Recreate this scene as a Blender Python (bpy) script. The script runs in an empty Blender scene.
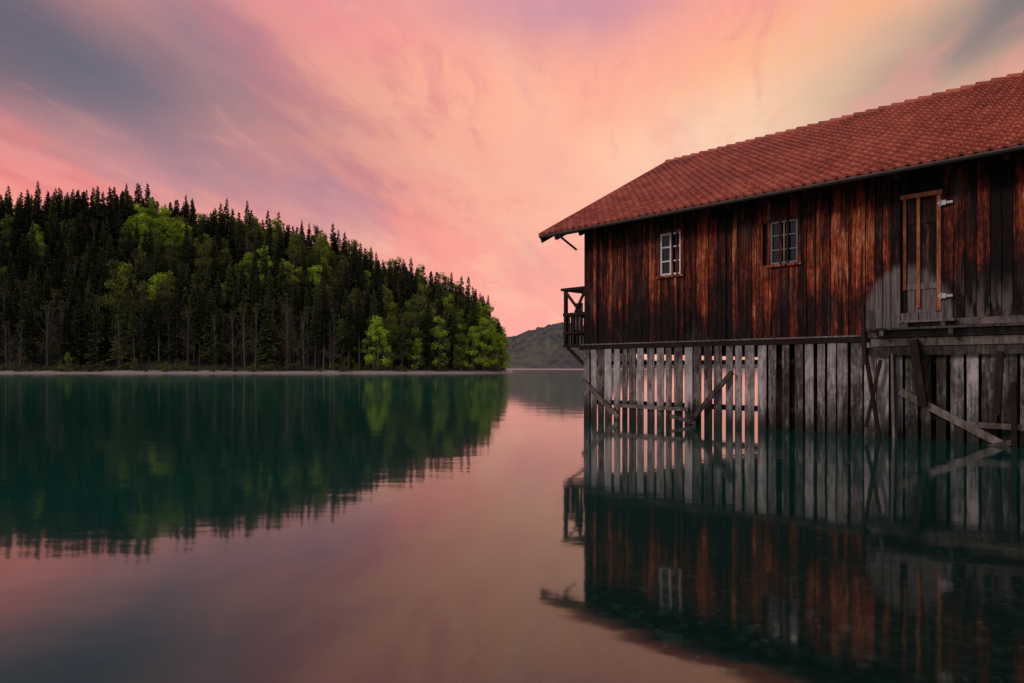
import bpy, math, random
import numpy as np
from mathutils import Vector, noise as mn
random.seed(7); rng=np.random.default_rng(7)
sc=bpy.context.scene
F=682.67; CX=512; HY=369; H=1.5
def lin(c):
    return tuple(((v/255)/12.92 if v/255<=.04045 else ((v/255+.055)/1.055)**2.4) for v in c)
# ---------------------------------------------------------------- node helpers
class NT:
    def __init__(s,nt): s.nt=nt; s.n=nt.nodes; s.l=nt.links
    def add(s,t,**k):
        n=s.n.new(t)
        for a,b in k.items(): setattr(n,a,b)
        return n
    def put(s,sock,v):
        if isinstance(v,bpy.types.NodeSocket): s.l.new(v,sock)
        elif v is not None: sock.default_value=v
    def m(s,op,a,b=None,c=None,clamp=False):
        n=s.add('ShaderNodeMath',operation=op); n.use_clamp=clamp
        s.put(n.inputs[0],a); s.put(n.inputs[1],b)
        if c is not None: s.put(n.inputs[2],c)
        return n.outputs[0]
    def vm(s,op,a,b):
        n=s.add('ShaderNodeVectorMath',operation=op); s.put(n.inputs[0],a); s.put(n.inputs[1],b); return n.outputs[0]
    def mix(s,f,a,b,blend='MIX'):
        n=s.add('ShaderNodeMix',data_type='RGBA',blend_type=blend); n.clamp_factor=True
        s.put(n.inputs[0],f)
        s.put(n.inputs[6],a if isinstance(a,bpy.types.NodeSocket) else (*a[:3],1))
        s.put(n.inputs[7],b if isinstance(b,bpy.types.NodeSocket) else (*b[:3],1))
        return n.outputs[2]
    def noise(s,vec,scale,detail=4,rough=.55,out='Fac'):
        n=s.add('ShaderNodeTexNoise'); s.put(n.inputs['Vector'],vec)
        n.inputs['Scale'].default_value=scale; n.inputs['Detail'].default_value=detail; n.inputs['Roughness'].default_value=rough
        return n.outputs[out]
    def ramp(s,f,stops):
        n=s.add('ShaderNodeValToRGB'); s.put(n.inputs[0],f); e=n.color_ramp.elements
        e[0].position=stops[0][0]; e[0].color=(*stops[0][1],1); e[1].position=stops[-1][0]; e[1].color=(*stops[-1][1],1)
        for p,c in stops[1:-1]:
            x=e.new(p); x.color=(*c,1)
        return n.outputs[0]
    def mr(s,v,a,b,c=0.,d=1.):
        n=s.add('ShaderNodeMapRange'); n.interpolation_type='SMOOTHSTEP'
        s.put(n.inputs[0],v)
        for i,x in enumerate((a,b,c,d)): n.inputs[i+1].default_value=x
        return n.outputs[0]
def newmat(name):
    m=bpy.data.materials.new(name); m.use_nodes=True; N=NT(m.node_tree)
    p=m.node_tree.nodes['Principled BSDF']; return m,N,p
def bump(N,p,h,strength,dist):
    b=N.add('ShaderNodeBump'); b.inputs['Strength'].default_value=strength; b.inputs['Distance'].default_value=dist
    N.put(b.inputs['Height'],h); N.l.new(b.outputs[0],p.inputs['Normal'])
# ---------------------------------------------------------------- mesh builder
class MB:
    def __init__(s): s.v=[]; s.f=[]; s.t=[]
    def poly(s,pts,t=.5):
        b=len(s.v); s.v+= [tuple(p) for p in pts]; s.f.append(tuple(range(b,b+len(pts)))); s.t.append(t)
    def hexa(s,p,t=.5):
        b=len(s.v); s.v+=[tuple(q) for q in p]
        for f in ((0,3,2,1),(4,5,6,7),(0,1,5,4),(1,2,6,5),(2,3,7,6),(3,0,4,7)):
            s.f.append(tuple(b+i for i in f)); s.t.append(t)
    def box(s,x0,x1,y0,y1,z0,z1,t=None):
        if t is None: t=random.random()
        s.hexa([(x0,y0,z0),(x1,y0,z0),(x1,y1,z0),(x0,y1,z0),(x0,y0,z1),(x1,y0,z1),(x1,y1,z1),(x0,y1,z1)],t)
    def beam(s,a,b,w,h,up=(0,0,1),t=None):
        if t is None: t=random.random()
        a=Vector(a); b=Vector(b); d=(b-a).normalized(); u=Vector(up)
        if abs(d.dot(u))>.95: u=Vector((0,1,0))
        sd=d.cross(u).normalized()*w/2; uu=sd.cross(d).normalized()*h/2
        s.hexa([a-sd-uu,a+sd-uu,a+sd+uu,a-sd+uu,b-sd-uu,b+sd-uu,b+sd+uu,b-sd+uu],t)
    def cyl(s,a,b,r0,r1,n=8,t=.5):
        a=Vector(a); b=Vector(b); d=(b-a).normalized(); u=Vector((0,0,1)) if abs(d.z)<.95 else Vector((1,0,0))
        e=d.cross(u).normalized(); g=d.cross(e)
        B=len(s.v)
        for q,r in ((a,r0),(b,r1)):
            for i in range(n):
                an=2*math.pi*i/n; s.v.append(tuple(q+e*r*math.cos(an)+g*r*math.sin(an)))
        for i in range(n):
            j=(i+1)%n; s.f.append((B+i,B+j,B+n+j,B+n+i)); s.t.append(t)
        s.f.append(tuple(B+i for i in range(n))[::-1]); s.t.append(t)
        s.f.append(tuple(B+n+i for i in range(n))); s.t.append(t)
    def mesh(s,name,mats,mi=None,smooth=False):
        me=bpy.data.meshes.new(name); me.from_pydata(s.v,[],s.f)
        for m in (mats if isinstance(mats,list) else [mats]): me.materials.append(m)
        a=me.attributes.new('tint','FLOAT','FACE'); a.data.foreach_set('value',s.t)
        if mi is not None: me.polygons.foreach_set('material_index',mi)
        if smooth: me.polygons.foreach_set('use_smooth',[True]*len(s.f))
        me.update(); return me
    def obj(s,name,mats,parent=None,smooth=False,mi=None):
        o=bpy.data.objects.new(name,s.mesh(name,mats,mi,smooth)); sc.collection.objects.link(o)
        if parent: o.parent=parent
        return o
# ---------------------------------------------------------------- materials
def wood(name,stops,streak=1.0,extra=None,rough=.8,bs=.5,tv=.22):
    m,N,p=newmat(name)
    tc=N.add('ShaderNodeTexCoord').outputs['Object']
    at=N.add('ShaderNodeAttribute',attribute_name='tint').outputs['Fac']
    cb=N.add('ShaderNodeCombineXYZ'); N.put(cb.inputs[0],N.m('MULTIPLY',at,31.)); N.put(cb.inputs[1],N.m('MULTIPLY',at,17.)); N.put(cb.inputs[2],N.m('MULTIPLY',at,53.))
    v=N.vm('ADD',tc,cb.outputs[0])
    fine=N.noise(N.vm('MULTIPLY',v,(26,26,1.3)),1.,5,.7)
    mid=N.noise(N.vm('MULTIPLY',v,(6,6,1.1)),1.,5,.65)
    big=N.noise(N.vm('MULTIPLY',tc,(.6,.6,.6)),1.,3,.6)
    spot=N.noise(N.vm('MULTIPLY',v,(13,13,6)),1.,4,.75)
    f=N.m('ADD',N.m('MULTIPLY',fine,.45*streak),N.m('MULTIPLY',mid,.5))
    f=N.m('ADD',f,N.m('MULTIPLY',big,.45)); f=N.m('ADD',f,N.m('MULTIPLY',spot,.5))
    f=N.m('ADD',f,N.m('MULTIPLY',N.m('SUBTRACT',at,.5),tv)); f=N.m('SUBTRACT',f,.46)
    if extra: f=extra[0](N,tc,f)
    c=N.ramp(f,stops)
    if extra and len(extra)>1: c=extra[1](N,tc,c,fine,mid)
    N.put(p.inputs['Base Color'],c); p.inputs['Roughness'].default_value=rough
    p.inputs['Specular IOR Level'].default_value=.2
    bump(N,p,N.m('ADD',fine,mid),bs,.012)
    return m
def wall_f(N,tc,f):
    s=N.add('ShaderNodeSeparateXYZ'); N.put(s.inputs[0],tc)
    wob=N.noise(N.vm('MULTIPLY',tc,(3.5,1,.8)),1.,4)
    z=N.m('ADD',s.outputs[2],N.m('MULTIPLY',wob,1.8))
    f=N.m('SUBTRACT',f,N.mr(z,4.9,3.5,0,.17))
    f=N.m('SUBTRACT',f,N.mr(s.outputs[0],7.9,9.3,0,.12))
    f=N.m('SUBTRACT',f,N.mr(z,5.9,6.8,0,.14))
    return f
def wall_c(N,tc,c,fine,mid):
    s=N.add('ShaderNodeSeparateXYZ'); N.put(s.inputs[0],tc)
    gp=N.noise(N.vm('MULTIPLY',tc,(2.2,2.2,.7)),1.,5,.7)
    c=N.mix(N.m('MULTIPLY',N.mr(gp,.54,.66),.5),c,N.ramp(fine,[(.3,(.015,.014,.013)),(.7,(.14,.125,.115))]))
    rs=N.noise(N.vm('MULTIPLY',N.vm('ADD',tc,(7,3,1)),(11,11,.35)),1.,4,.7)
    c=N.mix(N.m('MULTIPLY',N.mr(rs,.48,.58),.85),c,(.006,.005,.005))
    dx=N.m('SUBTRACT',s.outputs[0],9.0); dz=N.m('MULTIPLY',N.m('SUBTRACT',s.outputs[2],2.55),.72)
    r=N.m('SQRT',N.m('ADD',N.m('MULTIPLY',dx,dx),N.m('MULTIPLY',dz,dz)))
    r=N.m('ADD',r,N.m('MULTIPLY',N.m('SUBTRACT',mid,.5),.35))
    k=N.mr(r,.95,.78)
    g=N.ramp(fine,[(.3,(.04,.036,.034)),(.7,(.27,.25,.235))])
    c=N.mix(N.m('MULTIPLY',k,.88),c,g)
    k2=N.m('MULTIPLY',N.mr(s.outputs[0],9.8,10.4),N.mr(s.outputs[2],3.6,2.6))
    k2=N.m('MULTIPLY',k2,N.mr(mid,.42,.6))
    return N.mix(N.m('MULTIPLY',k2,.8),c,(.16,.14,.125))
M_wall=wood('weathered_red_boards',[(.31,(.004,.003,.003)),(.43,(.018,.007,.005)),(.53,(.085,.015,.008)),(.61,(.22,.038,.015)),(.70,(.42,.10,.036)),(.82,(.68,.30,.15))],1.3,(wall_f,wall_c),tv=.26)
def pal_c(N,tc,c,fine,mid):
    s=N.add('ShaderNodeSeparateXYZ'); N.put(s.inputs[0],tc)
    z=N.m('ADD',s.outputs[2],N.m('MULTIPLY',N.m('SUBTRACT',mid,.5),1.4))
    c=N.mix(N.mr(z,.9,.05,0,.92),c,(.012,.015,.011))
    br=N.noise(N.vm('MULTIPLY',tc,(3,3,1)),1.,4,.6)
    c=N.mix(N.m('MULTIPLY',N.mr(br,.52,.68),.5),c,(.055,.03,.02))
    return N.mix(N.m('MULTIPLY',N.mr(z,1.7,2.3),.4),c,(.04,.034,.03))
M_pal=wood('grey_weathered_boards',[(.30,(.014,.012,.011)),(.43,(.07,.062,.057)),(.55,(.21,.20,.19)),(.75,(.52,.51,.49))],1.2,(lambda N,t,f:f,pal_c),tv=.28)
M_beam=wood('grey_beam_wood',[(.3,(.02,.016,.014)),(.5,(.09,.075,.065)),(.78,(.28,.26,.24))])
M_dark=wood('dark_timber',[(.25,(.006,.005,.004)),(.55,(.022,.014,.010)),(.8,(.06,.035,.02))])
M_door=wood('door_wood',[(.25,(.07,.02,.01)),(.45,(.22,.07,.03)),(.7,(.5,.22,.10))])
M_white=wood('painted_window_wood',[(.2,(.45,.44,.42)),(.6,(.78,.77,.75)),(.9,(.85,.85,.83))])
M_grey=wood('unpainted_window_wood',[(.2,(.08,.075,.07)),(.6,(.24,.23,.22)),(.9,(.34,.33,.31))])
def simple(name,col,rough=.5,metal=0,var=.3,scale=6):
    m,N,p=newmat(name); tc=N.add('ShaderNodeTexCoord').outputs['Object']
    n=N.noise(tc,scale,5,.6)
    N.put(p.inputs['Base Color'],N.mix(n,[c*(1-var) for c in col],[c*(1+var) for c in col]))
    p.inputs['Roughness'].default_value=rough; p.inputs['Metallic'].default_value=metal; return m
M_metal=simple('aged_zinc',(.12,.11,.10),.5,.7)
M_iron=simple('galvanised_hinge',(.40,.40,.40),.45,.3)
M_glass=simple('window_glass',(.010,.012,.013),.08,0,.6,4)
# tiles
M_tile,N,p=newmat('clay_roof_tiles')
tc=N.add('ShaderNodeTexCoord').outputs['Object']; at=N.add('ShaderNodeAttribute',attribute_name='tint').outputs['Fac']
n1=N.noise(tc,.45,5,.6); n2=N.noise(tc,14,4,.7)
f=N.m('ADD',N.m('MULTIPLY',at,.24),N.m('ADD',N.m('MULTIPLY',n1,.5),N.m('MULTIPLY',n2,.5))); f=N.m('SUBTRACT',f,.10)
c=N.ramp(f,[(.2,(.10,.027,.018)),(.40,(.29,.062,.034)),(.6,(.50,.125,.066)),(.85,(.66,.27,.16))])
N.put(p.inputs['Base Color'],c); p.inputs['Roughness'].default_value=.5; bump(N,p,n2,.3,.01)
# ---------------------------------------------------------------- boathouse
house=bpy.data.objects.new('wooden_boathouse',None); sc.collection.objects.link(house)
house.location=(2.28,21.3,0); house.rotation_euler=(0,0,math.radians(-45))
L=20.; W=12.5; ZF=2.28
OV=.9; VG=1.0; EZ=5.62; SL=.526
def roofz(y): # underside reference at local y (front)
    return EZ+(min(y,W-y)+OV)*SL
win=[(2.75,3.42,4.13,5.31),(5.95,6.64,4.10,5.16)]; door=(8.95,9.66,2.72,5.28)
openings=win+[door]
# front wall boards
b=MB(); t=0.
while t<L:
    w=random.uniform(.14,.25); t1=min(t+w,L); j=random.uniform(-.02,.01)
    segs=[(ZF-random.uniform(0,.07),6.0)]
    for (a,c,z0,z1) in openings:
        if t<c-.01 and t1>a+.01:
            segs=[(segs[0][0],z0),(z1,6.0)]
    tt=random.random()
    for s0,s1 in segs:
        b.box(t+.008,t1-.008,j-.03,.02+j,s0,s1,tt)
    if random.random()<.3: b.box(t1-.025,t1+.025,-.062,-.03+min(j,0)-.001,ZF,6.0,random.random()*.6)
    t=t1
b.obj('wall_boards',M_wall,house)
b=MB(); b.box(0.02,L-.02,.06,.09,ZF,5.95,.3)
b.obj('wall_backing',M_dark,house)
# gable walls and rear wall
b=MB()
for gx in (0.,L):
    y=0.02
    while y<W-.02:
        y1=min(y+random.uniform(.18,.28),W-.02); j=random.uniform(-.01,.01)
        z=min(roofz(y),roofz(y1))-.12
        b.box(gx+j-.02 if gx==0 else gx+j-.01,gx+j+.01,y+.004,y1-.004,ZF,z); y=y1
y=0
while y<L:
    y1=min(y+.24,L); b.box(y+.004,y1-.004,W,W+.03,ZF,6.0); y=y1
b.obj('end_wall_boards',M_wall,house)
# floor + sill beams
b=MB(); b.box(.05,L,.1,W-.05,ZF-.06,ZF-.003)
for i in range(14): b.box(.3+i*1.45,.48+i*1.45,.12,W-.1,ZF-.28,ZF-.065)
b.obj('floor_joists',M_dark,house)
b=MB(); b.box(-.06,L,-.10,.08,ZF-.17,ZF-.045,.2); b.box(-.16,-.02,-.12,W,ZF-.19,ZF-.03,.3)
b.obj('sill_beam',M_dark,house)
b=MB(); b.box(-.08,L,-.125,-.103,ZF-.045,ZF-.008,.9); b.obj('sill_drip_board',M_beam,house)
# palisade
b=MB(); t=.02
while t<L:
    w=random.uniform(.17,.26); g=random.uniform(.05,.09) if t<6.5 else random.uniform(.02,.075)
    if random.random()<.08: g+=.06
    lean=random.uniform(-.03,.03); j=random.uniform(-.02,.01); tt=random.random()
    x0,x1=t,t+w; zt=ZF-.175
    zb=-2.5
    p0=[(x0+lean,-.07+j,zb),(x1+lean,-.07+j,zb),(x1+lean,-.04+j,zb),(x0+lean,-.04+j,zb),
        (x0,-.07+j,zt),(x1,-.07+j,zt),(x1,-.04+j,zt),(x0,-.04+j,zt)]
    b.hexa(p0,tt); t+=w+g
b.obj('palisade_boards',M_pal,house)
b=MB()
b.box(0,L,.0,.12,.42,.56); b.box(0,L,.0,.12,1.62,1.74)
for tx in np.arange(.0,L,3.1):
    b.cyl((tx+.1,.2,-3),(tx+.1,.2,ZF-.28),.11,.10,8,random.random())
    if tx>0:
        b.cyl((tx+.1,6.2,-3),(tx+.1,6.2,ZF-.28),.13,.12,8,random.random())
for yy in (W*.5,W-.2): b.cyl((0.1,yy,-3),(0.1,yy,ZF-.28),.12,.11,8,random.random())
b.obj('pile_posts',M_dark,house)
b=MB(); t=0   # closed rear of the boat bay
while t<L: b.box(t,t+.235,W-.05,W-.01,-2.5,ZF-.07); t+=.25
t=0.2
while t<W: b.box(L-.05,L-.01,t,t+.235,-2.5,ZF-.07); t+=.25
t=0.2      # cross wall inside, closing the boat bay behind the open end
while t<W-.3: b.box(9.6,9.64,t,t+.24,-2.5,ZF-.07); t+=.25
b.obj('rear_palisade',M_dark,house)
# braces
b=MB()
b.beam((0.05,-.2,1.15),(1.45,-.22,.08),.07,.13); b.beam((1.3,-.2,.42),(3.75,-.2,.40),.07,.10)
b.beam((5.02,-.22,1.42),(3.40,-.30,-.4),.08,.12); b.beam((3.3,-.4,.22),(4.0,-.25,.05),.08,.1)
b.beam((8.95,-.32,1.02),(11.15,-.42,-.18),.07,.15,t=.95); b.beam((10.1,-.36,.38),(14,-.36,.34),.06,.11,t=.9)
b.beam((9.7,-.9,-.35),(11.0,-.45,.10),.08,.1,t=.6)
b.beam((8.85,-.2,-1.5),(8.78,-.2,1.85),.05,.22,up=(0,1,0),t=.95)
b.obj('diagonal_braces',M_beam,house)
b=MB()
b.beam((9.22,-.35,2.12),(9.42,-.42,.72),.16,.16); b.beam((11.0,-.5,-1.5),(10.98,-.5,1.25),.09,.09)
b.beam((8.18,-.3,2.95),(8.24,-.3,1.6),.08,.1); b.beam((8.24,-.28,1.9),(8.62,-.3,-.6),.07,.08); b.beam((8.55,-.28,1.7),(8.25,-.28,.2),.06,.07)
b.beam((10.75,-.42,1.85),(10.7,-.45,.6),.12,.12)
b.obj('mooring_posts',M_dark,house)
# landing beside the door
b=MB()
for z0,z1,y in ((1.80,1.98,-.24),(2.0,2.17,-.22),(2.19,2.33,-.25)):
    b.box(8.25+random.uniform(-.05,.15),L,y,y+.06,z0,z1)
for i in range(4): b.box(8.3+random.uniform(-.05,.1),L,-.58+i*.135,-.58+i*.135+.125,2.34,2.385)
b.obj('landing_planks',M_beam,house)
b=MB()
for i in range(9): b.box(8.6+i*1.3,8.68+i*1.3,-.55,-.10,2.22,2.336)
b.box(8.9,9.95,-.30,-.04,2.50,2.545,.95); b.box(9.7,9.78,-.28,-.06,2.386,2.5,.5); b.box(9.0,9.08,-.28,-.06,2.386,2.5,.5)
b.box(9.9,13.5,-.09,-.065,2.42,2.56,.7)
b.obj('door_step',M_beam,house)
# door
b=MB(); a,c,z0,z1=door
x=a+.07
for w in (.15,.13,.15,.12):
    b.box(x+.004,x+w-.004,-.035,-.005,z0,z1-.09,.2+random.random()*.5); x+=w
b.box(a+.07,c-.07,-.06,-.036,z0+.5,z0+.62,.5); b.box(a+.07,c-.07,-.06,-.036,z1-.65,z1-.53,.5)
b.obj('door_leaf',M_wall,house)
b=MB(); b.box(a-.01,a+.05,-.07,.0,z0+.5,z1+.0,.5); b.box(c-.075,c-.0,-.09,.0,z0+.02,z1-.08,.75); b.box(a-.06,c+.03,-.10,.0,z1-.08,z1+.01,1.)
b.box(a+.26,a+.32,-.095,-.037,z0+.1,z1-.09,.7)
b.obj('door_frame',M_door,house)
b=MB()
for zz in (z0+.32,z1-.28): 
    b.box(c-.05,c+.22,-.105,-.092,zz-.025,zz+.025); b.box(c+.02,c+.1,-.12,-.106,zz-.05,zz+.05); b.cyl((c-.0,-.11,zz-.08),(c-.0,-.11,zz+.08),.02,.02)
b.obj('door_hinges',M_iron,house)
# windows
for k,(a,c,z0,z1) in enumerate(win):
    b=MB(); b.box(a,c,.0,.012,z0,z1,.4); b.obj('window_glass_%d'%k,M_glass,house)
    fm=MB(); fr=.055 if k==0 else .045; mw=.024 if k==0 else .016
    for bx in ((a,a+fr,z0,z1),(c-fr,c,z0,z1),(a+fr,c-fr,z0,z0+fr),(a+fr,c-fr,z1-fr,z1),((a+c)/2-mw,(a+c)/2+mw,z0+fr,z1-fr)):
        fm.box(bx[0],bx[1],-.045,-.002,bx[2],bx[3],.7)
    for i in (1,2):
        zz=z0+(z1-z0)*i/3
        for q0,q1 in ((a+fr,(a+c)/2-mw),((a+c)/2+mw,c-fr)): fm.box(q0,q1,-.04,-.002,zz-mw*.8,zz+mw*.8,.7)
    fm.obj('window_frame_%d'%k,M_white if k==0 else M_grey,house)
    b=MB(); o=.07
    b.box(a-o,a-.002,-.075,-.04,z0-.02,z1+o); b.box(c+.002,c+o,-.075,-.04,z0-.02,z1+o); b.box(a-.001,c+.001,-.078,-.04,z1+.002,z1+o); b.box(a-o-.03,c+o+.03,-.12,-.04,z0-.07,z0-.022)
    b.obj('window_trim_%d'%k,M_wall,house)
# roof tiles
def tiles(front=True):
    b=MB(); T0=-VG; T1=L+.8; cw=.235; rows=25
    slope=math.hypot(1,SL)*(W/2+OV); rh=slope/rows; ncol=int((T1-T0)/cw)
    prof=[(0,.0),(.18,.014),(.36,.0),(.55,.045),(.72,.07),(.88,.045)]
    up=Vector((0,1,SL)).normalized(); nr=Vector((0,-SL,1)).normalized(); base=Vector((0,-OV,EZ))
    def P(t,s,h):
        v=base+up*s+nr*h
        return (t,v.y if front else W-v.y,v.z)
    for r in range(rows):
        s0=r*rh-.03; s1=(r+1)*rh+.01; v0=len(b.v)
        xs=[]
        for c in range(ncol):
            jx=random.uniform(-.004,.004); jh=random.uniform(-.004,.007)
            for u,h in prof: xs.append((T0+(c+u)*cw+jx,h+jh,c))
        n=len(xs)
        for (x,h,c) in xs: b.v.append(P(x,s0,h+.105))
        for (x,h,c) in xs: b.v.append(P(x,s1,h+.055))
        for (x,h,c) in xs: b.v.append(P(x,s0,h+.045))
        tt=[random.random() for _ in range(ncol)]
        for i in range(n-1):
            q=(v0+i,v0+i+1,v0+n+i+1,v0+n+i); q2=(v0+2*n+i,v0+2*n+i+1,v0+i+1,v0+i)
            b.f.append(q if front else q[::-1]); b.t.append(tt[xs[i][2]])
            b.f.append(q2 if front else q2[::-1]); b.t.append(tt[xs[i][2]]*.5)
    if front:
        for r in (1,3):
            for c in range(1 if r==1 else 2,ncol,3):
                x=T0+(c+.72)*cw; s=r*rh+.1
                q=[P(x-.03,s,.12),P(x+.03,s,.12),P(x+.03,s+.05,.12),P(x-.03,s+.05,.12),P(x-.03,s,.20),P(x+.03,s,.20),P(x+.03,s+.04,.18),P(x-.03,s+.04,.18)]
                b.hexa(q,.2)
    return b,P,slope
b,P,slope=tiles(True); b.obj('roof_tiles_front',M_tile,house)
b2,P2,_=tiles(False); b2.obj('roof_tiles_rear',M_tile,house)
b=MB()
for PP in (P,P2):
    b.hexa([PP(-VG+.02,.0,-.02),PP(L+.8,.0,-.02),PP(L+.8,slope-.01,-.02),PP(-VG+.02,slope-.01,-.02),PP(-VG+.02,.0,.04),PP(L+.8,.0,.04),PP(L+.8,slope-.01,.04),PP(-VG+.02,slope-.01,.04)],.4)
    for tx in np.arange(-.55,L,.95):
        b.hexa([PP(tx,.05,-.17),PP(tx+.11,.05,-.17),PP(tx+.11,1.3,-.17),PP(tx,1.3,-.17),PP(tx,.05,-.022),PP(tx+.11,.05,-.022),PP(tx+.11,1.3,-.022),PP(tx,1.3,-.022)],random.random())
b.obj('roof_deck_rafters',M_dark,house)
b=MB()
for PP in (P,P2):
    b.hexa([PP(-VG-.03,-.06,-.16),PP(-VG+.015,-.06,-.16),PP(-VG+.015,slope-.01,-.16),PP(-VG-.03,slope-.01,-.16),PP(-VG-.03,-.06,.05),PP(-VG+.015,-.06,.05),PP(-VG+.015,slope-.01,.05),PP(-VG-.03,slope-.01,.05)],.6)
b.obj('barge_boards',M_dark,house)
b=MB()
for PP in (P,P2):
    b.hexa([PP(-VG-.06,-.04,.055),PP(-VG+.05,-.04,.055),PP(-VG+.05,slope,.055),PP(-VG-.06,slope,.055),PP(-VG-.06,-.04,.15),PP(-VG+.05,-.04,.15),PP(-VG+.05,slope,.15),PP(-VG-.06,slope,.15)],.75)
for i in range(int((L+1.8)/.36)):
    x=-VG+i*.36; rz=EZ+(W/2+OV)*SL
    b.cyl((x,W/2,rz+.075),(x+.40,W/2,rz+.05),.15,.11,10,random.random())
b.obj('ridge_and_verge_tiles',M_tile,house)
# gutter
b=MB(); n=8
for i in range(n):
    a0=math.pi+math.pi*i/n; a1=math.pi+math.pi*(i+1)/n
    for r,s in ((.075,1),(.068,-1)):
        q=[(-VG,-OV-.08+r*math.cos(a0),EZ+.03+r*math.sin(a0)),(L+.8,-OV-.08+r*math.cos(a0),EZ+.03+r*math.sin(a0)),(L+.8,-OV-.08+r*math.cos(a1),EZ+.03+r*math.sin(a1)),(-VG,-OV-.08+r*math.cos(a1),EZ+.03+r*math.sin(a1))]
        b.poly(q[::s],.5)
b.cyl((-.25,-OV-.08,EZ-.04),(-.25,-.12,EZ-.38),.035,.035,8)
b.obj('rain_gutter',M_metal,house,smooth=True)
b=MB()
for y in (.0,W/2-.1,W-.2,3.1,9.2): b.box(-VG+.05,0.,y,y+.18,roofz(y+.09)-.30,roofz(y+.09)-.10)
b.obj('purlin_ends',M_dark,house)
# balcony
b=MB(); z0=2.2
b.box(-1.0,-.165,.1,4.2,z0,z0+.09); 
for y in (.12,1.5,2.8,4.08): b.box(-.98,-.88,y,y+.1,z0+.09,4.02)
b.box(-1.06,-.02,.06,4.25,4.02,4.10); 
b.box(-1.0,-.03,.1,.16,3.2,3.3); b.box(-1.0,-.03,.1,.16,2.62,2.7); b.box(-1.0,-.94,.17,4.2,3.2,3.3); b.box(-1.0,-.94,.17,4.2,2.62,2.7)
b.beam((-.9,.13,3.98),(-.3,.13,3.3),.05,.08); b.beam((-.1,.13,3.98),(-.5,.13,3.3),.05,.08)
for i in range(5): b.box(-.84+i*.17,-.76+i*.17,.165,.185,2.3,3.2)
for i in range(24): b.box(-.935,-.915,.25+i*.165,.34+i*.165,2.3,3.2)
b.beam((-.9,.2,2.2),(-.15,.2,1.6),.08,.08)
b.obj('balcony',M_dark,house)
b=MB(); b.box(-.55,-.25,.19,.21,2.75,3.6,.9); b.obj('balcony_panel',M_beam,house)
# ---------------------------------------------------------------- water and bed
m,N,p=newmat('lake_water'); N.n.remove(p); out=N.n['Material Output']
tc=N.add('ShaderNodeTexCoord').outputs['Object']
w1=N.noise(N.vm('MULTIPLY',tc,(.35,.8,1)),1.,3,.5); w2=N.noise(N.vm('MULTIPLY',tc,(2.2,3.5,1)),1.,2,.5)
bp=N.add('ShaderNodeBump'); bp.inputs['Strength'].default_value=.4; bp.inputs['Distance'].default_value=.014
N.put(bp.inputs['Height'],N.m('ADD',w1,N.m('MULTIPLY',w2,.12)))
gl=N.add('ShaderNodeBsdfGlossy'); gl.inputs['Roughness'].default_value=.055; gl.inputs['Color'].default_value=(.96,.95,.95,1)
N.l.new(bp.outputs[0],gl.inputs['Normal'])
tr=N.add('ShaderNodeBsdfTransparent'); tr.inputs['Color'].default_value=(.60,.95,.87,1)
df=N.add('ShaderNodeBsdfDiffuse')
s=N.add('ShaderNodeSeparateXYZ'); N.put(s.inputs[0],tc)
# suspended matter: clearer in the shallows close to the near shore, milky turquoise out in the lake
shx=N.m('SUBTRACT',s.outputs[0],4.5); rr=N.m('SQRT',N.m('ADD',N.m('MULTIPLY',shx,shx),N.m('MULTIPLY',s.outputs[1],s.outputs[1])))
N.put(df.inputs['Color'],N.mix(N.mr(s.outputs[1],12.,60.),(.003,.066,.050),(.002,.24,.155)))
body=N.add('ShaderNodeMixShader'); N.put(body.inputs[0],N.mr(rr,3.,13.,.15,.96)); N.l.new(tr.outputs[0],body.inputs[1]); N.l.new(df.outputs[0],body.inputs[2])
fr=N.add('ShaderNodeFresnel'); fr.inputs['IOR'].default_value=1.72
fac=N.m('MINIMUM',fr.outputs[0],.87)
mx=N.add('ShaderNodeMixShader'); N.put(mx.inputs[0],fac); N.l.new(body.outputs[0],mx.inputs[1]); N.l.new(gl.outputs[0],mx.inputs[2]); N.l.new(mx.outputs[0],out.inputs[0])
b=MB(); S=6000; b.poly([(-S,-S,0),(S,-S,0),(S,S,0),(-S,S,0)]); b.obj('lake_water',m)
def bedz(x,y):
    if y<-4: return -.35+min(1.4,(-4-y)*.22)
    r=math.hypot(x-5,max(0,y-1)); return -(.35+.05*r**1.25 if r<45 else 6.2)+.05*mn.noise(Vector((x*.5,y*.5,0)))
def axis(c):
    a=[c]; s=.35
    while a[-1]<c+6000: a.append(a[-1]+s); s*=1.085
    b_=[2*c-q for q in a[1:]]; return sorted(b_+a)
def grid(name,xs,ys,f,mat):
    b=MB(); nx_,ny_=len(xs),len(ys)
    b.v=[(x,y,f(x,y)) for y in ys for x in xs]
    for j in range(ny_-1):
        for i in range(nx_-1):
            k=j*nx_+i; b.f.append((k,k+1,k+nx_+1,k+nx_)); b.t.append(.5)
    return b.obj(name,mat,smooth=True)
M_bed,N,p=newmat('lake_bed'); g=N.add('ShaderNodeNewGeometry').outputs['Position']
s=N.add('ShaderNodeSeparateXYZ'); N.put(s.inputs[0],g)
vo=N.add('ShaderNodeTexVoronoi'); vo.inputs['Scale'].default_value=6; N.put(vo.inputs['Vector'],N.vm('ADD',g,N.vm('MULTIPLY',N.noise(g,3,3,.5,'Color'),(.15,.15,0))))
nz=N.noise(g,1.3,5)
c=N.mix(N.mr(vo.outputs['Distance'],.0,.7),N.mix(nz,(.05,.06,.042),(.13,.135,.10)),(.014,.022,.018))
c=N.mix(N.mr(s.outputs[2],-.7,-2.4),c,(.012,.05,.038))  # light absorption of deep water, painted into the bed colour by height
N.put(p.inputs['Base Color'],c); p.inputs['Roughness'].default_value=.9
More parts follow.
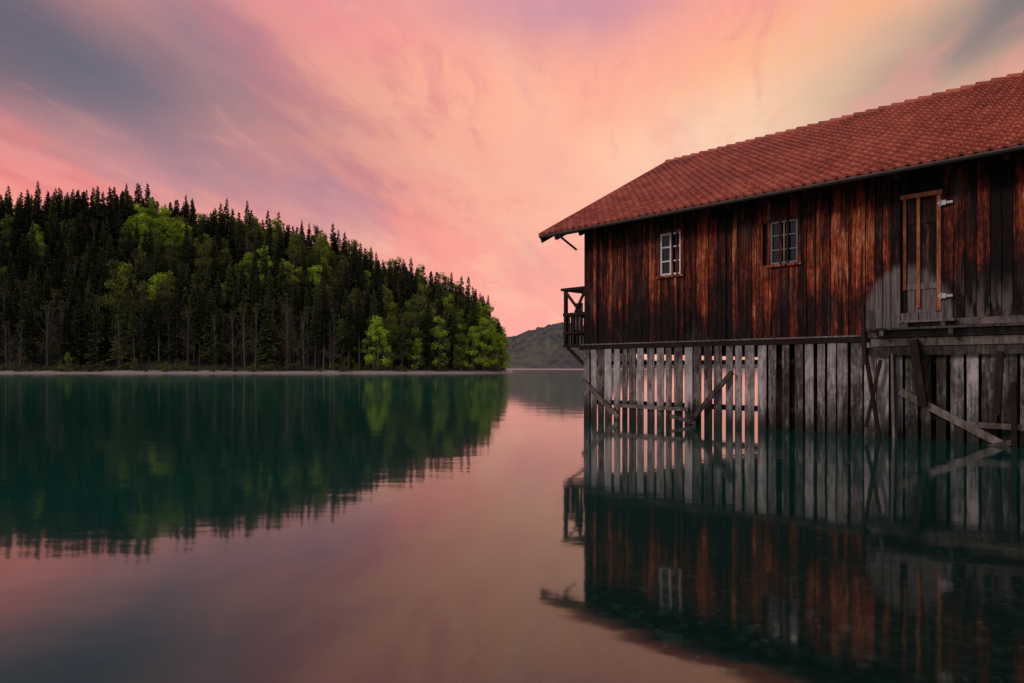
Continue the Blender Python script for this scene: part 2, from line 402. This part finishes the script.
grid('lake_bed',axis(3),axis(4),bedz,M_bed)
# bed stones
M_st,N,p=newmat('wet_stones'); at=N.add('ShaderNodeAttribute',attribute_name='tint').outputs['Fac']
N.put(p.inputs['Base Color'],N.ramp(at,[(0,(.014,.022,.016)),(.6,(.085,.10,.08)),(1,(.28,.30,.24))])); p.inputs['Roughness'].default_value=.8
b=MB()
import bmesh
bm=bmesh.new(); bmesh.ops.create_icosphere(bm,subdivisions=1,radius=1); iv=[v.co.copy() for v in bm.verts]; iff=[[v.index for v in f.verts] for f in bm.faces]; bm.free()
for _ in range(3200):
    x=random.uniform(-1,14); y=random.uniform(1.5,13); r=random.uniform(.02,.07)*(1.7 if random.random()<.1 else 1)
    z=bedz(x,y)+r*.1; k=len(b.v); an=random.random()*6; ca,sa=math.cos(an),math.sin(an); sx=random.uniform(.8,1.5); sy=random.uniform(.7,1.1)
    for v in iv:
        q=v*(1+.25*mn.noise(v*1.5+Vector((x,y,0)))); b.v.append((x+r*(q.x*sx*ca-q.y*sy*sa),y+r*(q.x*sx*sa+q.y*sy*ca),z+r*q.z*.55))
    t=random.random()
    for f in iff: b.f.append(tuple(k+i for i in f)); b.t.append(t)
b.obj('lake_bed_stones',M_st,smooth=True)
# ---------------------------------------------------------------- wooded peninsula
crest=[(-1.3,54),(-.9,62),(-.75,63),(-.6,62),(-.457,54),(-.31,46),(-.237,36),(-.164,27),(-.105,19),(-.047,10),(-.01,3),(.2,0)]
def interp(t,tab):
    if t<=tab[0][0]: return tab[0][1]
    for (a,b_),(c,d) in zip(tab,tab[1:]):
        if t<=c: return b_+(d-b_)*(t-a)/(c-a)
    return tab[-1][1]
def sm(x): x=max(0,min(1,x)); return x*x*(3-2*x)
def shore(x): return 232+ 6*math.sin(x*.02+1)+2.5*mn.noise(Vector((x*.06,0,0))) + 14*sm((x+25)/28)
def pen(x,y):
    d=y-shore(x); e=-(x-.5+1.5*mn.noise(Vector((0,y*.05,3))))
    m_=min(d,e*1.5)
    if m_<0: return max(-3,m_*.25)
    base=min(1.0,m_*.12)
    hc=interp(x/max(y,1),crest)
    rise=sm((d-5)/105)**.8 if d>5 else 0
    back=1-sm((y-370)/120)*.9
    return base+hc*rise*back*sm(e/14)+ (1.5*mn.noise(Vector((x*.03,y*.03,0)))+1)*min(1,max(0,m_-6)/15)
M_soil,N,p=newmat('peninsula_ground'); g=N.add('ShaderNodeNewGeometry').outputs['Position']
s=N.add('ShaderNodeSeparateXYZ'); N.put(s.inputs[0],g)
n=N.noise(g,.6,5); n3=N.noise(N.vm('MULTIPLY',g,(.05,.3,1)),1.,4)
grav=N.mix(n,(.22,.20,.18),(.55,.50,.45)); grs=N.mix(n,(.02,.03,.012),(.06,.06,.03))
c=N.mix(N.mr(N.m('ADD',s.outputs[2],N.m('MULTIPLY',n3,.6)),1.0,1.5),grav,grs)
N.put(p.inputs['Base Color'],c); p.inputs['Roughness'].default_value=.95
xs=list(np.arange(-520,12,3.0)); ys=list(np.arange(215,300,1.6))+list(np.arange(300,520,6.0))
grid('peninsula_terrain',xs,ys,pen,M_soil)
# tree materials
def leafmat(name,stops,rough=.7):
    m,N,p=newmat(name)
    a=N.add('ShaderNodeAttribute',attribute_type='INSTANCER',attribute_name='tint').outputs['Fac']
    l=N.add('ShaderNodeAttribute',attribute_name='tint').outputs['Fac']
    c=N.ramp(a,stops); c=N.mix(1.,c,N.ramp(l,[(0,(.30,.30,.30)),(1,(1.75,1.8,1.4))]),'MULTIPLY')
    N.put(p.inputs['Base Color'],c); p.inputs['Roughness'].default_value=rough; p.inputs['Specular IOR Level'].default_value=.15
    return m
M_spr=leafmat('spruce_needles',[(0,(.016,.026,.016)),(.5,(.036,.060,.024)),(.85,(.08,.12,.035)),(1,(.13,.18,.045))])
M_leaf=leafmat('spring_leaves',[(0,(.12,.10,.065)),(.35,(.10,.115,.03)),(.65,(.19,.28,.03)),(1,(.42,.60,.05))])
M_bark=simple('tree_bark',(.12,.10,.085),.9)
treecol=bpy.data.collections.new('tree_variants')
def spruce(name,Ht,start,R,dens,seed):
    r=random.Random(seed); b=MB(); mi=[]
    b.cyl((0,0,-1.5),(0,0,Ht*.98),.32,.03,6,.5); mi+=[1]*len(b.f)
    z=Ht*.08
    while z<Ht*.985:
        f=z/Ht; dead=f<start
        lg=R*min(1,((1-f)**.75)*1.15+.03)*r.uniform(.7,1.15)
        if dead: lg*=.45
        nb=r.randint(4,6) if not dead else 2
        for k in range(int(nb*dens) if not dead else nb):
            a=r.random()*6.283; ln=lg*r.uniform(.6,1.15); dr=-.12-.35*(1-f)*r.uniform(.6,1.3)
            dx,dy=math.cos(a),math.sin(a); n0=len(b.f)
            if dead:
                b.poly([(0,0,z),(dx*ln,dy*ln,z-.2*ln),(dx*ln*.9,dy*ln*.9,z-.28*ln)],.3); mi.append(1); continue
            seg=max(2,int(ln/.75))
            for q in range(seg):
                u=(q+.35)/seg; u2=min(1.12,u+1.0/seg+.1)
                zc=z+dr*ln*u+.12*ln*u*u; z2=z+dr*ln*u2+.12*ln*u2*u2
                w=(.42+.28*(1-u))*r.uniform(.7,1.3)*min(1,ln*.6+.25)
                cx,cy=dx*ln*u,dy*ln*u; ex,ey=dx*ln*u2,dy*ln*u2
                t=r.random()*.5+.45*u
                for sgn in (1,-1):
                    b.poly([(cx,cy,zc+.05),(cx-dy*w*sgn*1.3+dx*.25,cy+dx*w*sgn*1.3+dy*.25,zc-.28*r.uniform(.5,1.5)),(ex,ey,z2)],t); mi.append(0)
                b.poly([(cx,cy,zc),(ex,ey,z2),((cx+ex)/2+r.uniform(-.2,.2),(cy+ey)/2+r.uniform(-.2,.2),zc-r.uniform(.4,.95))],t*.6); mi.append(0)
        z+=r.uniform(.38,.62)*(1 if not dead else 2)
    for k in range(5):
        a=k*1.256; b.poly([(0,0,Ht*1.0),(.22*math.cos(a),.22*math.sin(a),Ht*.955),(.22*math.cos(a+1),.22*math.sin(a+1),Ht*.95)],.7); mi.append(0)
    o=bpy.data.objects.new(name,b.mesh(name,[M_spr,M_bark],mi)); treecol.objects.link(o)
def decid(name,Ht,Rc,nc,nl,ls,seed,low=.25):
    r=random.Random(seed); b=MB()
    b.cyl((0,0,-1.5),(0,0,Ht*.45),.3,.18,7,.5); b.cyl((0,0,Ht*.45),(.3,.2,Ht*.9),.18,.03,6,.5)
    cl=[]
    for i in range(nc):
        f=r.uniform(low,.97); a=r.random()*6.283; e=math.sqrt(max(0,1-((f-.5)/.5)**2))*(1.1-.5*f)
        rr=Rc*e*r.uniform(.35,1.05); cl.append((rr*math.cos(a),rr*math.sin(a),f*Ht,r.uniform(.6,1.4)*Rc*.27,r.random()))
        b.cyl((0,0,f*Ht*.75),(rr*math.cos(a),rr*math.sin(a),f*Ht),.09,.02,4,.5)
    mi=[1]*len(b.f)
    for (x,y,z,R,t) in cl:
        for k in range(nl):
            v=Vector((r.gauss(0,1),r.gauss(0,1),r.gauss(0,1))).normalized()*R*r.uniform(.4,1.3)
            c=Vector((x,y,z+v.z*.85)) ; c.x+=v.x; c.y+=v.y
            e1=Vector((r.gauss(0,1),r.gauss(0,1),r.gauss(0,.6))).normalized()*ls*r.uniform(.6,1.4); e2=e1.cross(Vector((r.gauss(0,1),r.gauss(0,1),r.gauss(0,1)))).normalized()*ls*r.uniform(.4,.9)
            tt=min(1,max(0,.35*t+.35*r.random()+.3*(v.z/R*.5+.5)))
            b.poly([c-e1,c-e2*.8,c+e1,c+e2],tt); mi.append(0)
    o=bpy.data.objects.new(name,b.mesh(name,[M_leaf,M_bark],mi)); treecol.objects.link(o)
spruce('t0_spruce',27,.12,3.6,1.15,1); spruce('t1_spruce',29,.3,3.2,1.1,2); spruce('t2_spruce',25,.10,4.0,1.2,3); spruce('t3_spruce',30,.42,3.0,1.0,4)
decid('t4_beech',19,4.6,40,60,.28,5,.12); decid('t5_beech',21,4.0,40,60,.28,6,.12); decid('t6_bare',20,3.8,34,20,.2,7,.2); decid('t7_bush',4,2.6,16,60,.2,8,.1)
pts=[];idx=[];scl=[];rot=[];tin=[]
def addt(x,y,i,s,t,sz=None):
    pts.append((x,y,pen(x,y)-.2)); idx.append(i); scl.append((s,s,s*(sz or 1))); rot.append((random.uniform(-.03,.03),random.uniform(-.03,.03),random.random()*6.28)); tin.append(t)
cell={}
tries=0
while tries<26000:
    tries+=1
    x=random.uniform(-400,-1.5); y=random.uniform(236,352)
    d=y-shore(x)
    if d<7 or x>-4-.02*d: continue
    if x/y<-1.1: continue
    k=(int(x//4.0),int(y//4.0)); ok=True
    for a in (-1,0,1):
        for c_ in (-1,0,1):
            for q in cell.get((k[0]+a,k[1]+c_),[]):
                if (q[0]-x)**2+(q[1]-y)**2<(3.3 if d<40 else 4.0)**2: ok=False
    if not ok: continue
    cell.setdefault(k,[]).append((x,y))
    nn=mn.noise(Vector((x*.03+4,y*.045,1.7)))+.25*mn.noise(Vector((x*.1,y*.1,5)))
    px=x/y
    grn=.06+(nn>.12)*.5
    if -.62<px<-.20 and d>50: grn+=.12
    if px<-.55: grn*=.3
    edge=sm((-x)/16)
    if random.random()<grn and d>9:
        i=random.choice([4,5]); addt(x,y,i,random.uniform(.75,1.2)*(.75+.25*edge),min(1,max(0,.55+.5*nn+random.uniform(-.3,.25)-(.25 if d<25 else 0))),random.uniform(.95,1.2))
    elif random.random()<(.32 if d<30 else .10):
        addt(x,y,6,random.uniform(.8,1.2)*(.7+.3*edge),random.uniform(0,.35))
    else:
        s_=random.uniform(.72,1.12)*(.62+.38*edge)*(1.12 if random.random()<.06 else 1)
        addt(x,y,random.choice([0,1,2,3] if d<25 else [0,1,2,2,0]),s_,random.random()**1.2)
for (pxx,dd,s_,t_,i) in ((378,6,1.0,.92,4),(384,8,.75,.85,5),(369,9,.7,.8,5),(440,6,.95,.8,5),(418,7,.6,.75,4),(472,6,.85,.85,4),(484,5,.95,.85,5),(492,6,.9,.8,4),(499,4,.75,.8,4),(505,6,.62,.8,5),(488,12,1.15,.8,5),(478,14,1.25,.7,4),(68,4,.35,.6,4),(460,8,.8,.7,5),(350,12,.8,.6,4),(290,10,.95,.2,6),(215,9,.95,.15,6),(20,6,.9,.15,6),(120,8,.95,.1,6),(330,8,.9,.2,6)):
    r=(pxx-CX)/F; y=250
    for _ in range(5): y=shore(r*y)+dd
    addt(r*y,y,i,s_,t_)
x=-330
while x<-4:
    x+=random.uniform(1.5,4.5); addt(x,shore(x)+random.uniform(4,8),7,random.uniform(.35,1.0),random.uniform(.05,.55))
me=bpy.data.meshes.new('forest'); me.from_pydata(pts,[],[])
a=me.attributes.new('idx','INT','POINT'); a.data.foreach_set('value',idx)
a=me.attributes.new('scl','FLOAT_VECTOR','POINT'); a.data.foreach_set('vector',np.array(scl).ravel())
a=me.attributes.new('rot','FLOAT_VECTOR','POINT'); a.data.foreach_set('vector',np.array(rot).ravel())
a=me.attributes.new('tint','FLOAT','POINT'); a.data.foreach_set('value',tin)
forest=bpy.data.objects.new('forest',me); sc.collection.objects.link(forest)
ng=bpy.data.node_groups.new('forest_scatter','GeometryNodeTree')
ng.interface.new_socket(name='Geometry',in_out='INPUT',socket_type='NodeSocketGeometry'); ng.interface.new_socket(name='Geometry',in_out='OUTPUT',socket_type='NodeSocketGeometry')
G=ng.nodes; gi=G.new('NodeGroupInput'); go=G.new('NodeGroupOutput'); ci=G.new('GeometryNodeCollectionInfo'); ip=G.new('GeometryNodeInstanceOnPoints')
ci.inputs['Collection'].default_value=treecol; ci.inputs['Separate Children'].default_value=True; ci.inputs['Reset Children'].default_value=True
def na(n,t):
    q=G.new('GeometryNodeInputNamedAttribute'); q.data_type=t; q.inputs['Name'].default_value=n; return [o for o in q.outputs if o.enabled and o.name=='Attribute'][0]
er=G.new('FunctionNodeEulerToRotation'); lk=ng.links.new
lk(gi.outputs[0],ip.inputs['Points']); lk(ci.outputs[0],ip.inputs['Instance']); ip.inputs['Pick Instance'].default_value=True
lk(na('idx','INT'),ip.inputs['Instance Index']); lk(na('scl','FLOAT_VECTOR'),ip.inputs['Scale']); lk(na('rot','FLOAT_VECTOR'),er.inputs[0]); lk(er.outputs[0],ip.inputs['Rotation'])
lk(ip.outputs[0],go.inputs[0])
md=forest.modifiers.new('scatter','NODES'); md.node_group=ng
print('TREES',len(pts))
# ---------------------------------------------------------------- far hills
M_far,N,p=newmat('distant_forest'); g=N.add('ShaderNodeNewGeometry').outputs['Position']
n=N.noise(g,.05,6,.7); n2=N.noise(g,.008,4,.6)
c=N.mix(N.mr(n,.35,.65),(.045,.058,.058),(.12,.135,.12)); c=N.mix(N.mr(n2,.45,.62,0,.6),c,(.15,.17,.09))  # aerial haze is painted into these greyed forest tones, no volume
s=N.add('ShaderNodeSeparateXYZ'); N.put(s.inputs[0],g); c=N.mix(N.mr(s.outputs[2],3.5,1.,0,1),c,(.5,.45,.42))
N.put(p.inputs['Base Color'],c); p.inputs['Roughness'].default_value=1
fh=[(-.6,40),(-.2,60),(-.06,66),(0,80),(.03,98),(.065,116),(.10,114),(.14,70),(.18,24),(.24,10),(.5,10),(.8,30),(1.5,60)]
def far(x,y):
    d=y-1500-20*mn.noise(Vector((x*.004,0,0))); 
    if d<0: return max(-4,d*.1)
    h=interp(x/y,fh); e=sm(d/260)
    return 1+h*e*(1-.7*sm((d-350)/400))+(2.5+4.5*e)*min(1,d/25)*(mn.noise(Vector((x*.07,y*.07,0)))+.5*mn.noise(Vector((x*.16,y*.16,4)))+.3)*min(1,h/40+.3)
grid('distant_hill_terrain',list(np.arange(-150,420,4.5))+list(np.arange(424,2600,30)),list(np.arange(1470,1860,6.))+list(np.arange(1870,2400,60.)),far,M_far)
# ---------------------------------------------------------------- sky
w=bpy.data.worlds.new('World'); sc.world=w; w.use_nodes=True; N=NT(w.node_tree); bg=N.n['Background']; outw=N.n['World Output']
tc=N.add('ShaderNodeTexCoord').outputs['Generated']
s=N.add('ShaderNodeSeparateXYZ'); N.put(s.inputs[0],tc); X,Y,Z=s.outputs
den=N.m('ADD',N.m('MAXIMUM',Z,0.),.16)
cb=N.add('ShaderNodeCombineXYZ'); N.put(cb.inputs[0],N.m('DIVIDE',X,den)); N.put(cb.inputs[1],N.m('DIVIDE',Y,den)); P_=cb.outputs[0]
rotn=N.add('ShaderNodeVectorRotate',rotation_type='Z_AXIS'); N.put(rotn.inputs['Vector'],P_); rotn.inputs['Angle'].default_value=math.radians(12)
R_=rotn.outputs[0]
st1=N.noise(N.vm('MULTIPLY',R_,(2.0,.75,1)),1.,5,.6)
nn=N.noise(N.vm('MULTIPLY',R_,(.9,.5,1)),1.,4,.6,'Color')
ws=N.add('ShaderNodeSeparateColor'); N.put(ws.inputs[0],nn)
st2=N.noise(N.vm('ADD',N.vm('MULTIPLY',R_,(3.6,1.3,1)),N.vm('MULTIPLY',nn,(2.5,2.5,2.5))),1.,5,.62)
AZ=N.m('ARCTAN2',X,Y)
az=N.m('ADD',AZ,N.m('MULTIPLY',N.m('SUBTRACT',ws.outputs[0],.5),.36))
el=N.m('ADD',N.m('ARCSINE',Z),N.m('MULTIPLY',N.m('SUBTRACT',ws.outputs[1],.5),.22))
col=N.mix(N.mr(Z,.50,.9),lin((252,164,146)),lin((150,130,152)))
col=N.mix(N.mr(Y,.35,-.3),col,lin((146,142,162)))
def blob(col,px,py,rx,ry,an,cc,st):
    a0=math.atan((px-CX)/F); e0=math.atan((HY-py)/math.hypot(F,px-CX))
    dx=N.m('SUBTRACT',az,a0); dy=N.m('SUBTRACT',el,e0); ca,sa=math.cos(math.radians(an)),math.sin(math.radians(an))
    u=N.m('ADD',N.m('MULTIPLY',dx,ca*F/rx),N.m('MULTIPLY',dy,sa*F/rx)); v=N.m('SUBTRACT',N.m('MULTIPLY',dy,ca*F/ry),N.m('MULTIPLY',dx,sa*F/ry))
    q=N.m('ADD',N.m('MULTIPLY',u,u),N.m('MULTIPLY',v,v)); wgt=N.m('MULTIPLY',N.m('EXPONENT',N.m('MULTIPLY',q,-1.)),st)
    return N.mix(wgt,col,lin(cc))
for B in [(10,140,170,38,-32,(230,118,126),.9),(310,20,100,45,-20,(242,148,150),.8),
(480,110,200,60,12,(255,182,152),.8),(780,70,230,42,24,(255,180,134),.9),(720,165,170,60,10,(255,216,186),.85),
(900,75,130,45,22,(255,216,172),.85),(520,320,220,70,0,(255,178,170),.6),(330,200,170,40,-25,(252,148,138),.6)]: col=blob(col,*B)
up_=N.mr(Z,.05,.3)
lf=N.mr(AZ,-.55,-.2,.3,1.)
col=N.mix(N.m('MULTIPLY',N.mr(st2,.50,.64),N.m('MULTIPLY',lf,.48)),col,lin((255,196,164)))
col=N.mix(N.m('MULTIPLY',N.mr(st2,.48,.33),N.m('MULTIPLY',up_,.52)),col,lin((218,122,138)))
# cool grey-violet cloud banks lie over the glow; their edges are broken by the streak noise
lft=N.mr(AZ,.22,.0,.12,.6)
col=N.mix(N.m('MULTIPLY',N.mr(st1,.50,.66),N.m('MULTIPLY',up_,lft)),col,lin((172,132,156)))
for B in [(190,145,140,34,-28,(180,132,148),.7),(90,50,220,58,-16,(106,106,124),.97),(-60,-20,160,70,0,(100,94,110),.95),(225,30,75,30,-35,(132,116,134),.65),(560,0,150,32,4,(190,142,166),.75),(1035,0,150,48,22,(126,118,120),1.)]: col=blob(col,*B)
col=N.mix(N.m('MULTIPLY',N.mr(st2,.54,.68),N.m('MULTIPLY',up_,.34)),col,lin((240,158,154)))
N.put(bg.inputs[0],col); bg.inputs[1].default_value=1.0
sky=N.add('ShaderNodeTexSky',sky_type='NISHITA'); sky.sun_disc=False; sky.sun_elevation=math.radians(4); sky.sun_rotation=math.radians(-70)
bg2=N.add('ShaderNodeBackground'); N.l.new(sky.outputs[0],bg2.inputs[0]); bg2.inputs[1].default_value=.008
ad=N.add('ShaderNodeAddShader'); N.l.new(bg.outputs[0],ad.inputs[0]); N.l.new(bg2.outputs[0],ad.inputs[1]); N.l.new(ad.outputs[0],outw.inputs[0])
w.cycles.sampling_method='MANUAL'; w.cycles.sample_map_resolution=256
# sun: soft afterglow from the left
sd=bpy.data.lights.new('sun','SUN'); sd.energy=.9; sd.angle=math.radians(12); sd.color=(1,.84,.72)
so=bpy.data.objects.new('sun',sd); sc.collection.objects.link(so)
d=Vector((-.80,-.35,.42)).normalized(); so.rotation_euler=d.to_track_quat('Z','Y').to_euler()
# camera
cd=bpy.data.cameras.new('camera'); cd.lens=24; cd.sensor_width=36; cd.shift_y=27.5/1024; cd.clip_end=20000; cd.clip_start=.05
co=bpy.data.objects.new('camera',cd); sc.collection.objects.link(co); co.location=(0,0,H); co.rotation_euler=(math.radians(90),0,0); sc.camera=co
sc.view_settings.view_transform='Standard'; sc.view_settings.look='None'; sc.view_settings.exposure=0
